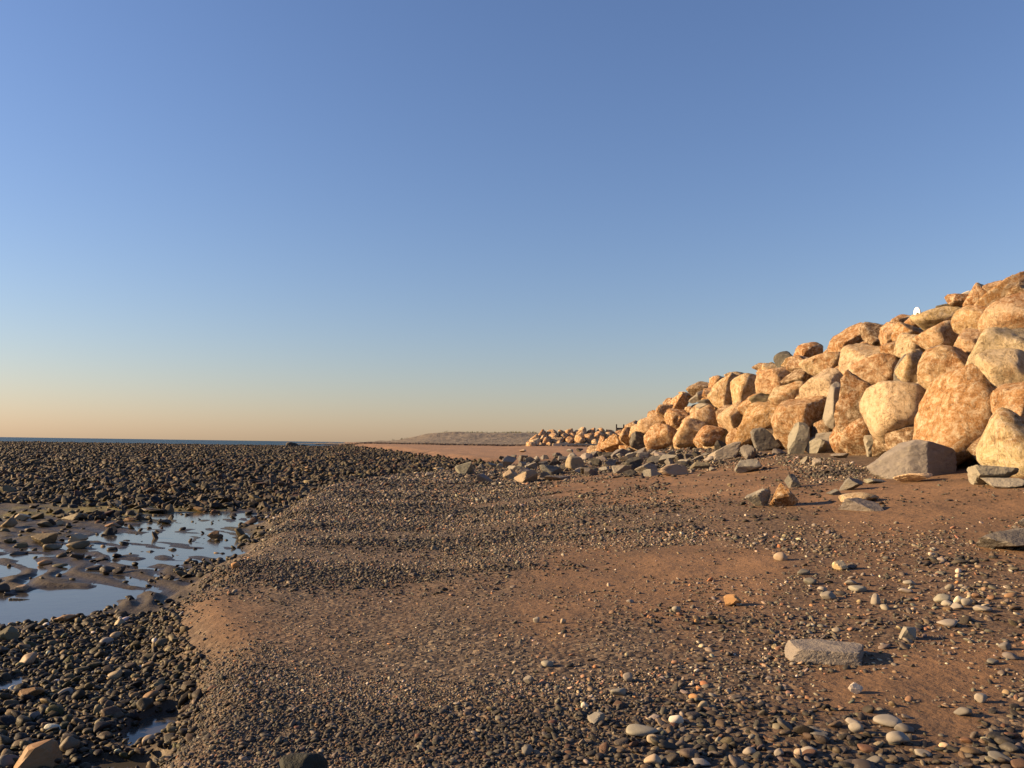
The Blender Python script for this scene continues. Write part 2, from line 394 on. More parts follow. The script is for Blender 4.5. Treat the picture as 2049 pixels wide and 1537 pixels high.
# ------------------------------------------------------------------ ground sheet
def build_ground():
    NR, NC = 760, 560
    yy = np.geomspace(2.0, 420.0, NR) - 4.0
    uu = np.linspace(-1.0, .95, NC)
    Y = np.repeat(yy[:, None], NC, 1); X = uu[None, :] * (Y + 4.0)
    Z = gz(X, Y)
    me = grid_mesh('beach_ground', X, Y, Z, M_GROUND)
    x, y, z = X.ravel(), Y.ravel(), Z.ravel()
    t = edge_t(x, y)
    cv, _ = cover(x, y); cv = cv * (1 - sstep(40, 52, y)) * sstep(-.1, .3, t)
    sand = np.array([.268, .155, .080]); damp = np.array([.066, .049, .031]); gravel = np.array([.125, .069, .036])
    reef = np.array([.042, .030, .017]); far = np.array([.38, .225, .125])
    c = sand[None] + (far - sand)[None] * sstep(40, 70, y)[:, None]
    c = c + (gravel - c) * (np.clip(cv * .95, 0, 1))[:, None]
    f = damp[None] + (reef - damp)[None] * sstep(22, 30, y)[:, None]
    # green and yellow weed film on the flat, red-brown weed farther out
    alg = sstep(.47, .60, fbm(x * .35, y * .22, 11.0, 3)) * sstep(15, 19, y) * (1 - sstep(27, 33, y)) * .9
    f = f + (np.array([.20, .165, .025]) - f) * alg[:, None]
    red = sstep(.5, .6, fbm(x * .08, y * .05, 13.0, 3)) * sstep(40, 60, y)
    f = f + (np.array([.12, .055, .035]) - f) * red[:, None]
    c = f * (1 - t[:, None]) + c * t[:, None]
    hz = np.clip((WATER_Z + .035 - z) / .03, 0, 1) * (1 - t) * (1 - sstep(28, 34, y))
    c = c * (1 - .45 * hz[:, None]) * .70
    rough = .78 + .14 * t - .3 * hz
    grav = np.clip(cv * 1.1 - .35, 0, 1) * .85
    a = me.attributes.new('gcol', 'FLOAT_COLOR', 'POINT')
    a.data.foreach_set('color', np.concatenate([c, np.ones((len(x), 1))], 1).astype(np.float32).ravel())
    a = me.attributes.new('gprop', 'FLOAT_COLOR', 'POINT')
    a.data.foreach_set('color', np.stack([grav, rough, hz, np.ones_like(x)], 1).astype(np.float32).ravel())
    link('beach_ground', me, kind='structure', label='brown sand and shingle beach with a darker tidal flat')
build_ground()

def disc(name, z, material, pts, label):
    me = bpy.data.meshes.new(name); me.from_pydata([(x, y, z) for x, y in pts], [], [list(range(len(pts)))])
    me.materials.append(material); link(name, me, kind='structure', label=label)
disc('sea', -3.2, M_SEA, [(40000 * math.cos(a), 40000 * math.sin(a)) for a in np.linspace(0, 2 * math.pi, 65)[:-1]], 'calm blue grey sea out to the horizon')
disc('tide_pool_water', WATER_Z, M_POOL, [(-.9, 2), (-.9, 6), (-2.2, 10), (-3, 18), (-4.5, 25), (-6, 27.0), (-26, 27.0), (-24, 18), (-13, 8), (-9, 2)], 'still water lying in shallow pools on the tidal flat')

# ------------------------------------------------------------------ embankments behind the boulders
def build_core():
    yy = np.linspace(7, 57, 130); ss = np.linspace(-.2, 20, 130)
    Y = np.repeat(yy[:, None], 130, 1); X = xtoe(Y) + ss[None, :] + .75
    Z = zwall(X - .75, Y) - .45 + (fbm(X * 1.2, Y * 1.2, 3.0, 3) - .5) * .4
    Z = np.where(ss[None, :] < 0, -1.2, Z)
    link('embankment', grid_mesh('embankment', X, Y, Z, M_CORE), kind='structure', label='dark rubble bank behind the tall boulder wall')
    xx = np.linspace(2.2, 45, 90); yy = np.linspace(108.5, 130, 50)
    X = np.repeat(xx[None, :], 50, 0); Y = np.repeat(yy[:, None], 90, 1)
    Z = np.minimum(-.5 + (Y - 108.5) * .75, 1.25) * sstep(2.0, 4.5, X) - .4 * (1 - sstep(2.0, 4.5, X)) + (fbm(X, Y, 4.0, 3) - .5) * .3
    link('embankment', grid_mesh('embankment', X, Y, Z, M_CORE), kind='structure', label='low rubble bank behind the far boulder wall')
build_core()

def build_dune():
    # shingle bank with sparse grass on its top, beyond the sand
    NX, NY = 260, 60
    xx = np.linspace(-42, 60, NX); yy = np.linspace(150, 215, NY)
    X = np.repeat(xx[None, :], NY, 0); Y = np.repeat(yy[:, None], NX, 1)
    top = np.interp(xx, [-42, -32, -24, -18, -12, -6, 2, 10, 60], [-.5, -.1, .5, 1.9, 2.45, 2.3, 2.5, 2.3, 2.4])[None, :]
    prof = sstep(152, 185, Y) * (1 - .3 * sstep(195, 215, Y))
    Z = -.4 + (top + .4) * prof + (fbm(X * .25, Y * .25, 7.0, 4) - .5) * .9 * prof
    link('dune', grid_mesh('dune', X, Y, Z, M_DUNE), kind='structure', label='low grey shingle bank topped with sparse grass beyond the sand')
    rng = np.random.default_rng(5); V = []; Fc = []
    for k in range(420):
        x = rng.uniform(-26, 20); i = int((x + 42) / 102 * (NX - 1)); j = rng.integers(30, 46)
        if rng.random() > fbm(x * .25, 3.0, 1.0, 2) * 1.5 - .1: continue
        bx, by, bz = X[j, i], Y[j, i], Z[j, i] - .05
        for b in range(9):
            a = rng.uniform(0, 6.28); l = rng.uniform(.25, .6); wd = .05; ln = rng.uniform(.1, .35)
            ox, oy = rng.normal(0, .25, 2); n = len(V)
            V += [(bx + ox - wd * math.sin(a), by + oy + wd * math.cos(a), bz), (bx + ox + wd * math.sin(a), by + oy - wd * math.cos(a), bz),
                  (bx + ox + ln * math.cos(a), by + oy + ln * math.sin(a), bz + l)]
            Fc.append((n, n + 1, n + 2))
    me = bpy.data.meshes.new('dune_grass'); me.from_pydata(V, [], Fc); me.materials.append(M_GRASS)
    link('dune_grass', me, kind='stuff', label='sparse olive grass tufts on top of the shingle bank', cat='grass')
build_dune()

# ------------------------------------------------------------------ boulders of the tall wall
CC = {'cream': (.64, .48, .29), 'tan': (.56, .37, .19), 'orange': (.48, .265, .105), 'brown': (.28, .17, .085), 'grey': (.17, .155, .135), 'olive': (.17, .145, .09),
      'pale': (.60, .54, .44), 'mgrey': (.24, .215, .175), 'dark': (.075, .066, .056), 'umber': (.36, .28, .19), 'lgrey': (.285, .255, .21)}
CC = {k: tuple(c * .76 for c in v) for k, v in CC.items()}
CW = {'cream': 'cream', 'tan': 'tan', 'orange': 'orange-tan', 'brown': 'brown', 'grey': 'grey', 'olive': 'olive-grey', 'pale': 'whitish', 'mgrey': 'grey', 'dark': 'dark grey', 'umber': 'tan', 'lgrey': 'light grey'}
# cx, cy, w, h (pixels of the photograph), tilt, colour, edge sharpness, label
WALL = [
 (2032,638,112,92,0,'cream',6,'large smooth cream boulder under the slanting slab at the crest'),
 (2010,590,100,38,38,'orange',22,'long slanting orange-tan slab leaning up to the highest point of the crest'),
 (2046,594,56,44,0,'brown',14,None),
 (1959,595,50,50,0,'tan',20,'blocky tan boulder with an overhang beside the slanting slab at the crest'),
 (1995,577,42,24,10,'cream',18,None),
 (1916,604,40,30,0,'brown',22,'brown angular boulder on the crest topped by small white stones'),
 (1881,638,94,48,-4,'tan',10,'broad tan boulder just right of the white crest marker'),
 (1950,646,72,62,0,'tan',12,None),
 (1827,642,28,28,0,'orange',20,None),
 (1801,645,38,28,0,'orange',14,None),
 (1755,668,58,44,0,'brown',22,'brown boulder on the crest with a dark flat right face'),
 (1694,688,84,46,30,'orange',26,'long wedge-shaped orange boulder tilted up on the crest'),
 (1821,664,58,34,0,'orange',14,None),
 (1781,670,42,40,35,'tan',18,None),
 (1880,678,84,52,12,'tan',9,None),
 (1826,694,60,50,0,'cream',10,None),
 (1942,686,56,52,0,'tan',12,None),
 (1998,705,136,84,30,'cream',11,'very large sloping cream boulder below the smooth cream crest boulder'),
 (1731,720,96,74,25,'cream',13,'pale cream sloping boulder with an orange streaked left edge'),
 (1790,704,46,42,0,'brown',20,None),
 (1756,743,84,54,8,'tan',11,None),
 (1831,745,56,64,30,'tan',18,'tan boulder with a dark right face beside the standing slate'),
 (1902,746,104,86,-25,'tan',10,'large rounded tan boulder hanging over the dark gap'),
 (1893,704,64,22,-6,'grey',24,None),
 (2026,750,120,86,-15,'cream',11,None),
 (1719,815,80,126,6,'brown',14,'tall rusty brown boulder between the standing slate and the round pale boulder'),
 (1790,826,110,106,0,'cream',5,'round pale cream boulder at the foot with a dark right side'),
 (1922,838,138,188,-30,'orange',9,'largest cracked rusty boulder, leaning, at the foot of the wall'),
 (2030,815,72,86,0,'orange',12,None),
 (2036,896,124,136,0,'cream',5,'big rounded speckled boulder at the foot beside the pale grey stone'),
 (1662,781,108,76,0,'cream',12,'pale cream boulder above the standing slate'),
 (1652,733,90,44,0,'cream',12,None),
 (1618,706,50,34,18,'orange',24,None),
 (1583,726,34,24,0,'orange',18,None),
 (1606,734,54,40,0,'brown',14,None),
 (1524,738,32,20,0,'brown',14,None),
 (1538,742,42,26,15,'tan',20,None),
 (1567,764,92,52,0,'tan',12,None),
 (1591,760,50,36,0,'brown',14,None),
 (1496,783,56,60,10,'tan',10,'rounded tan boulder beside the block with a dark right face'),
 (1541,774,48,48,0,'cream',12,None),
 (1455,785,66,64,0,'tan',24,'squared tan block with a dark right face near the crest'),
 (1473,753,42,16,-4,'brown',22,None),
 (1439,768,42,30,20,'tan',20,None),
 (1402,781,52,34,8,'brown',11,None),
 (1420,788,28,24,0,'orange',26,None),
 (1362,808,44,40,10,'tan',16,None),
 (1409,835,80,46,-3,'tan',16,'broad blocky tan boulder under the small grey slabs'),
 (1357,838,44,38,0,'orange',16,None),
 (1469,836,54,64,-20,'tan',11,None),
 (1527,803,48,36,-12,'olive',26,'olive-grey angular stone wedged among tan boulders'),
 (1522,842,140,66,34,'orange',14,'long orange boulder sloping down left behind the slate blocks'),
 (1575,792,60,48,0,'cream',14,None),
 (1606,854,96,104,12,'orange',12,'broad rust-stained boulder behind the leaning slate slab'),
 (1383,869,66,58,0,'tan',12,'tan boulder with shaded right half standing on the pebble bank'),
 (1420,872,58,40,20,'orange',9,'low egg-shaped orange boulder standing on the pebble bank'),
 (1505,814,48,44,0,'orange',14,None),
 (1327,876,70,52,0,'tan',10,'smooth tan boulder beside the hollow near the wall end'),
 (1310,850,66,36,10,'tan',12,None),
 (1282,864,46,32,15,'tan',11,None),
 (1269,857,36,30,0,'brown',10,'brown domed boulder on top of the wall end'),
 (1257,874,34,36,0,'orange',14,None),
 (1234,888,58,38,10,'orange',13,'orange boulder at the very end of the tall wall'),
 (1204,891,18,34,-8,'tan',14,'narrow tan boulder forming the tip of the tall wall'),
 (1277,884,32,38,0,'dark',13,'dark grey boulder in the hollow near the wall end'),
 (1346,824,56,40,22,'tan',13,None),
 (1353,842,44,34,0,'orange',12,None),
 (1310,831,30,20,8,'orange',14,None),
 (1339,808,26,22,25,'brown',18,None),
 (1364,802,34,22,10,'tan',16,None),
 (1377,791,36,11,-6,'orange',24,None),
 (1570,725,38,40,-10,'dark',7,'smooth dark brown rounded boulder standing out on the crest'),
]
used_labels = set()
rows_for = {}
def wall_boulder(i, rec, sub=4):
    cx, cy, wpx, hpx, tilt, ck, p, lab = rec
    x, y, z = hit_wall(cx, cy)
    d = pixdir(cx, cy); d = d / d.y; sc = y / F
    g = 1.2 if cx > 1420 else 1.1
    W, H = wpx * sc * g, hpx * sc * g
    D = .5 * (W + H) * 1.0 if abs(W - H) < .8 * min(W, H) else 1.3 * min(W, H)
    y2 = y + .22 * D; x2, z2 = d.x * y2, d.z * y2
    k = y2 / y; W *= k; H *= k
    P = rock_shape(1000 + i * 7, 8 if p > 12 else 11, p * 2.4 + 6 if p > 10 else p * 1.4 + 1, .085, 1.5, sub, None, 1.45 if p > 12 else 1.12) * np.array([W, D, H])
    a = math.radians(tilt); ca, sa = math.cos(a), math.sin(a)
    P = np.stack([P[:, 0] * ca - P[:, 2] * sa, P[:, 1], P[:, 0] * sa + P[:, 2] * ca], 1)
    yaw = math.atan2(-d.x, 1.0)
    rng = np.random.default_rng(50 + i)
    col = np.array(CC[ck]) * rng.uniform(1.05, 1.32) * rng.uniform(.95, 1.05, 3)
    slaty = ck in ('grey', 'olive', 'dark')
    size = max(W, H)
    if lab is None:
        t = (z2 + .4) / max(.8, float(zcrest(y2)) + .4)
        zone = 'at the foot' if t < .3 else 'in the middle' if t < .68 else 'along the crest'
        if y2 > 36: zone += ' near the end'
        sw = 'small' if size < .6 else 'large' if size > 1.15 else 'mid-sized'
        lab = f"{sw} {'angular' if p > 15 else 'rounded'} {CW[ck]} boulder {zone} of the tall wall"
    o = link('granite_boulder' if not slaty else 'dark_boulder', rock_mesh('boulder', P, sub, M_SLATE if slaty else M_GRAN), (x2, y2, z2), (0, 0, yaw),
             lab, 'boulder', 'boulders of the tall sea wall', color=col)
    return o
for i, rec in enumerate(WALL): wall_boulder(i, rec)

# boulders set deeper, closing the gaps between the facing ones
rng = np.random.default_rng(31)
lib = [rock_mesh('boulder', rock_shape(300 + k, 9, [22, 30, 40, 26][k % 4], .07, 1.4, 3), 3, M_GRAN) for k in range(8)]
for row, t in enumerate((.12, .32, .52, .72, .9)):
    yy = 11.0
    while yy < 53:
        yy += rng.uniform(1.0, 1.5)
        H = float(zcrest(yy)) + .4
        if H < .7: continue
        x = float(xtoe(yy)) + t * H / 1.11 + .95; z = float(zwall(x, yy)) - 1.05
        s = rng.uniform(.95, 1.35)
        px, py, _ = project(x, yy, z)
        if px > 2120: continue
        ck = rng.choice(['tan', 'orange', 'brown', 'cream'])
        o = link('granite_boulder', lib[rng.integers(8)], (x, yy, z), tuple(rng.uniform(0, 6.28, 3)),
                 f"{CW[ck]} boulder deep in gaps {['at the foot', 'low down', 'halfway up', 'high up', 'near the crest'][row]} of the tall wall{' end' if yy > 36 else ''}", 'boulder', 'boulders of the tall sea wall',
                 color=np.array(CC[ck]) * rng.uniform(.85, 1.1))
        o.scale = (s, s * rng.uniform(.8, 1.1), s * rng.uniform(.75, 1))

# ------------------------------------------------------------------ low wall far down the beach
rng = np.random.default_rng(77)
lib_far = [rock_mesh('boulder', rock_shape(400 + k, 9, [22, 30, 40][k % 3], .06, 1.4, 3), 3, M_GRAN) for k in range(6)]
FARN = 0
for row in range(4):
    x = 2.1 + row * .5 + rng.uniform(0, .6)
    while x < 17.5:
        s = rng.uniform(1.15, 1.85) * (1.0 if row < 3 else .9)
        top = float(np.interp(x, [2, 4.5, 6, 17], [.5, 1.35, 1.75, 1.7]))
        z = -.15 + (top + .05) * row / 3.0 + rng.uniform(-.12, .12); y = 108.3 + row * .95 + rng.uniform(-.2, .3)
        ck = rng.choice(['cream', 'tan', 'orange', 'brown'], p=[.2, .42, .3, .08])
        o = link('granite_boulder', lib_far[rng.integers(6)], (x, y, z), tuple(rng.uniform(0, 6.28, 3)),
                 f"{CW[ck]} boulder {['at the foot', 'low down', 'high up', 'on the top'][row]} of the low wall far down the beach", 'boulder', 'boulders of the far low wall',
                 color=np.array(CC[ck]) * rng.uniform(.9, 1.1))
        o.scale = (s, s, s * rng.uniform(.75, 1)); x += s * rng.uniform(.72, .95)

# ------------------------------------------------------------------ rocks standing on the ground
def ground_rock(i, rec, name, matl, group, cat='rock', sub=3, autolab='rock', namp=.05, planes=None, embed=.16, npl=9, seed0=5000, marks=None):
    cx, cy, wpx, hpx, tilt, ck, p, lab = rec[:8]
    x, y, z = hit_ground(cx, cy + hpx * .46)
    sc = y / F; d = pixdir(cx, cy); th = math.atan2(-z, y)
    W = wpx * sc * 1.03; D = .72 * W
    hp = hpx * sc * 1.03
    r2 = hp * hp - (D * math.sin(th)) ** 2
    H = max(math.sqrt(max(r2, 0)) / math.cos(th), .38 * hp)
    H *= 1 + embed
    ln = math.hypot(x, y); yaw = math.atan2(-x, y)
    x2, y2 = x + x / ln * D * .42, y + y / ln * D * .42
    z2 = float(gz(x2, y2)); z2 = min(z2, z + .3)
    ang = p > 13 and planes is None
    P = rock_shape(seed0 + i * 11, 7 if ang else npl, p * 3.0 if p > 13 else p * 1.3, namp * (.95 if ang else 1), 1.5, sub, planes, 1.7 if ang else 1.12) * np.array([W, D, H])
    a = math.radians(tilt); ca, sa = math.cos(a), math.sin(a)
    P = np.stack([P[:, 0] * ca - P[:, 2] * sa, P[:, 1], P[:, 0] * sa + P[:, 2] * ca], 1)
    P[:, 2] += -P[:, 2].min() - (P[:, 2].max() - P[:, 2].min()) * embed
    rng = np.random.default_rng(90 + i + seed0)
    col = np.array(CC[ck]) * rng.uniform(.88, 1.12) * rng.uniform(.96, 1.04, 3)
    if marks and not lab:
        j = min(marks, key=lambda m: (m[0] - cx) ** 2 + (2 * (m[1] - cy)) ** 2); autolab = autolab + ' ' + j[2]
    return link(name, rock_mesh(name, P, sub, matl, p > 13), (x2, y2, z2), (0, 0, yaw), lab or autolab.format(c=CW[ck], s='small' if W < .45 else 'large' if W > .75 else 'mid-sized',
                a='angular' if p > 15 else 'rounded'), cat, group, color=col)

FOOT = [
 (1443,871,36,28,20,'lgrey',26,'pale split slate rock between egg-shaped boulder and long orange boulder'),
 (1532,882,54,44,8,'grey',18,'dark-bottomed rounded slate block at the foot of the long orange boulder'),
 (1596,878,40,66,-24,'lgrey',24,'pale leaning slate slab in front of the rust-stained boulder'),
 (1632,868,56,44,25,'dark',26,'dark ragged slate rock between two pale slabs'),
 (1629,892,54,34,28,'lgrey',24,None),
 (1672,884,76,48,18,'lgrey',26,'pale triangular slate rock in front of the rusty brown boulder'),
 (1716,891,44,36,-10,'lgrey',24,None),
 (1764,894,66,44,0,'lgrey',28,'pale upright slate block with a dark right side below the round boulder'),
 (1818,884,56,50,35,'lgrey',18,'pale slate rock tucked behind the big grey foot rock'),
 (1985,956,90,42,-6,'lgrey',22,'pale pointed stone before the big rounded speckled boulder'),
 (2010,970,84,18,0,'lgrey',22,None),
 (1827,958,72,19,0,'cream',18,'low cream stones just in front of the big grey foot rock'),
 (1751,964,42,9,0,'lgrey',20,None),
 (1450,908,72,26,18,'lgrey',28,'pale flat slate slab tilted on the pebble bank'),
 (1498,906,30,30,10,'grey',26,None),
 (1497,934,52,26,0,'lgrey',28,'wedge-shaped slate rock with dark right face on bare sand edge'),
 (1443,894,28,24,0,'dark',16,None),
 (1494,887,36,26,0,'dark',18,None),
 (1610,920,18,13,0,'lgrey',14,None), (1635,926,20,15,0,'lgrey',26,None),
 (1291,889,28,27,22,'lgrey',26,'pale slate slab leaning at the hollow near the wall end'),
 (1560,905,30,12,0,'grey',20,None),(1680,912,34,10,0,'lgrey',20,None),
]
for i, rec in enumerate(FOOT):
    ground_rock(i, rec, 'slate_rock', M_SLATE, 'slate rocks along the foot of the wall', sub=4 if rec[2] > 40 else 3, autolab='{s} {a} {c} slate rock along the foot of the tall wall', seed0=5000)
# the big grey foot rock: sloping top, sheer dark right end
ground_rock(0, (1824,924,164,70,4,'mgrey',34,'big grey slate rock with sloping top and sheer dark right end'), 'slate_rock', M_SLATE, 'slate rocks along the foot of the wall',
            sub=5, npl=8, planes=[(-.62, -.2, .8, .5), (1, -.55, .10, .42), (-.35, -.9, .3, .5), (.15, -.95, .25, .46), (-.1, -.6, .85, .58), (.3, .2, 1, .62)], seed0=5907, namp=.06)
# grey stones wedged high among the boulders
HIGH = [(1807,742,30,62,-30,'grey',18,'grey standing slate leaning against the tan boulder with dark face'), (1669,812,34,92,-8,'lgrey',22,'tall grey standing slate between pale cream and rusty boulders'),
        (1912,649,16,30,0,'lgrey',20,'small grey stone wedged between two tan crest boulders'), (1392,798,28,15,28,'lgrey',28,'small pale grey slab tilted on top of the broad blocky boulder'),
        (1415,804,42,11,-6,'grey',28,'thin dark grey slab lying on the broad blocky boulder'), (1413,813,38,11,-4,'lgrey',26,'thin light grey slab under the dark grey slab'),
        (1934,588,18,11,5,'pale',14,'small white stone lying on the brown crest boulder'), (1319,822,14,9,0,'pale',12,'small white stone on the crest close to the wall end'),
        (1893,613,36,9,4,'dark',26,'thin black slab lying on the broad tan crest boulder'), (1402,790,18,14,30,'lgrey',28,'small square grey stone among crest boulders')]
for i, rec in enumerate(HIGH):
    cx, cy, wpx, hpx, tilt, ck, p, lab = rec
    x, y, z = hit_wall(cx, cy); d = pixdir(cx, cy); d = d / d.y; y -= .15; sc = y / F
    W, H = wpx * sc * 1.08, hpx * sc * 1.08; D = max(min(W, H) * .9, .5 * max(W, H))
    P = rock_shape(6100 + i * 3, 8, p * 2.5, .04, 1.5, 4, None, 1.4) * np.array([W, D, H]); a = math.radians(tilt); ca, sa = math.cos(a), math.sin(a)
    P = np.stack([P[:, 0] * ca - P[:, 2] * sa, P[:, 1], P[:, 0] * sa + P[:, 2] * ca], 1)
    link('slate_rock', rock_mesh('slate_rock', P, 4, M_SLATE), (d.x * y, y, d.z * y), (0, 0, math.atan2(-d.x, 1)), lab, 'rock', 'grey stones among the boulders', color=CC[ck])

CLUSTER = [
 (929,939,36,24,10,'lgrey',24,'pale pointed grey rock standing alone on gravel at the scatter edge'),(857,951,17,10,0,'lgrey',24,None),(880,940,26,8,0,'umber',18,None),(970,959,36,16,-10,'lgrey',24,None),
 (1018,924,32,22,5,'lgrey',26,None),(1021,951,28,22,15,'umber',14,None),(1053,955,46,26,-12,'umber',14,'rounded tan rock with dark right half in the rock scatter'),
 (984,931,20,10,0,'lgrey',20,None),(999,933,16,11,0,'lgrey',20,None),(962,933,14,10,0,'grey',18,None),(1046,918,20,14,0,'grey',20,None),(1062,922,24,14,12,'grey',26,None),
 (1074,919,16,12,0,'lgrey',18,None),(1044,931,18,14,0,'lgrey',14,None),(1063,933,26,15,0,'lgrey',18,None),(1031,938,32,11,0,'lgrey',22,None),(1053,941,28,9,0,'lgrey',16,None),
 (1103,942,46,22,5,'grey',22,'mid grey humped rock in the rock scatter'),(1110,925,24,18,10,'dark',24,None),(1150,927,38,30,8,'umber',10,'tan rounded upright rock tallest in the rock scatter'),(1115,957,54,10,3,'lgrey',22,None),
 (1180,943,36,14,0,'olive',14,None),(1268,929,32,30,-30,'dark',34,'dark square-faced slate block tipped on edge in the rock scatter'),(1245,938,38,20,15,'lgrey',24,None),(1260,948,30,14,0,'dark',18,None),
 (1292,940,44,18,15,'lgrey',26,None),(1347,942,60,22,4,'umber',22,'striped tan rock with dark hollows at the sand edge of the scatter'),(1304,947,36,13,0,'lgrey',26,None),
 (1310,921,30,16,20,'grey',26,None),(1336,922,36,18,15,'lgrey',28,None),(1356,918,28,16,0,'dark',26,None),(1219,927,30,18,10,'grey',24,None),(1192,926,24,16,0,'dark',22,None),
 (1172,914,30,14,0,'lgrey',20,None),(1190,909,24,12,0,'grey',20,None),(1219,911,30,14,10,'dark',22,None),(1242,907,40,18,20,'grey',26,None),(1280,906,28,15,12,'lgrey',24,None),
 (1263,914,24,13,10,'lgrey',20,None),(1289,912,26,13,10,'lgrey',24,None),(1321,911,24,12,0,'lgrey',20,None),(1400,933,40,14,0,'olive',18,None),(1368,927,30,12,10,'lgrey',26,None),
 (1427,939,16,8,0,'lgrey',18,None),(1085,930,22,13,0,'grey',20,None),(1128,918,24,13,10,'grey',22,None),(1145,911,20,10,0,'lgrey',20,None),(1208,939,22,10,0,'lgrey',20,None),
 (1130,936,20,12,0,'dark',22,None),(1090,915,18,9,0,'grey',20,None),(1160,940,18,9,0,'lgrey',20,None),(1230,925,20,12,-10,'lgrey',24,None),(1250,919,22,12,0,'dark',22,None),
 (1277,922,22,12,12,'lgrey',24,None),(1330,936,24,11,10,'lgrey',26,None),(1375,914,24,10,0,'grey',22,None),(1395,918,26,10,12,'lgrey',24,None),(1420,920,26,10,10,'lgrey',24,None),
 (1385,942,16,7,0,'lgrey',20,None),(1203,917,22,11,0,'lgrey',22,None),(1305,931,22,11,0,'dark',22,None),(1140,902,14,7,0,'lgrey',18,None),(1160,901,14,7,0,'dark',18,None),
 (1046,903,14,5,10,'cream',20,'small pale stone lying alone on the far sand'),(1005,918,14,8,0,'dark',18,None),(1028,914,12,7,0,'grey',18,None),(1240,899,30,11,18,'lgrey',26,None),(1262,901,22,10,0,'grey',22,None),
]
_r2 = np.random.default_rng(44)
for _k in range(46):
    _px = _r2.uniform(1000, 1440); _t = _r2.uniform(0, 1)
    _lo = np.interp(_px, [1000, 1150, 1300, 1440], [914, 906, 903, 905]); _hi = np.interp(_px, [1000, 1150, 1300, 1440], [952, 950, 940, 928])
    _py = _lo + (_hi - _lo) * _t; _w = _r2.uniform(10, 22) * (.8 + .5 * _t)
    CLUSTER.append((_px, _py, _w, _w * _r2.uniform(.4, .7), _r2.uniform(-15, 25), _r2.choice(['lgrey', 'grey', 'dark']), 26, None))
for i, rec in enumerate(CLUSTER):
    ground_rock(i, rec, 'slate_rock', M_SLATE, 'rocks scattered below the wall end', sub=4 if rec[2] > 16 else 3, autolab='{s} {a} {c} rock', seed0=7000,
                marks=[(929,939,'near the pale pointed rock on gravel'),(1053,955,'around the rounded tan half-dark rock'),(1103,942,'around the humped grey rock'),(1150,927,'around the tan upright rock'),
                       (1268,929,'around the tipped square-faced block'),(1347,942,'around the striped tan rock'),(1300,908,'below the hollow of the wall end'),(1200,910,'below the tip of the tall wall'),(1410,922,'on the gravel below egg-shaped boulder')])

HERO = [
 (1516,999,48,35,-6,'lgrey',14,'rounded light grey rock beside the orange-brown rock on bare sand'),(1566,994,54,47,14,'orange',24,'orange-brown pointed rock on bare sand'),
 (1586,964,30,27,0,'grey',24,'squarish grey rock casting a long shadow behind the orange-brown rock'),(1702,972,48,23,12,'grey',28,'grey wedge rock on bare sand'),(1669,986,30,12,0,'grey',20,'small flat grey stone beside the grey wedge rock'),
 (1718,999,74,20,3,'cream',13,'low cream stone partly buried behind the flat grey slab'),(1721,1013,86,25,0,'grey',18,'flat grey slab lying against the low cream stone'),
 (2016,1088,124,36,8,'grey',20,'wide flat grey slab half buried in the sand at the gravel edge'),(2050,1044,26,22,0,'lgrey',22,'pale angular grey stone up the sand from the wide flat slab'),
]
for i, rec in enumerate(HERO):
    ground_rock(i, rec, 'beach_rock', M_GRAN if rec[5] in ('cream', 'orange') else M_SLATE, 'rocks lying on the sand', sub=4, seed0=8300)
ground_rock(0, (1649,1312,148,36,0,'mgrey',36,'flat-topped grey slab with rough dark front edge lying on pebbly sand'), 'beach_rock', M_SLATE, 'rocks lying on the sand', sub=5, npl=3,
            planes=[(-.03, -.06, 1, .30), (0, 0, -1, .35), (.05, -1, .05, .5), (.1, 1, .1, .55), (1, -.15, .05, .95), (-1, -.5, .5, .85), (-.4, 1, .2, .7)], seed0=8811, namp=.05, embed=.12)

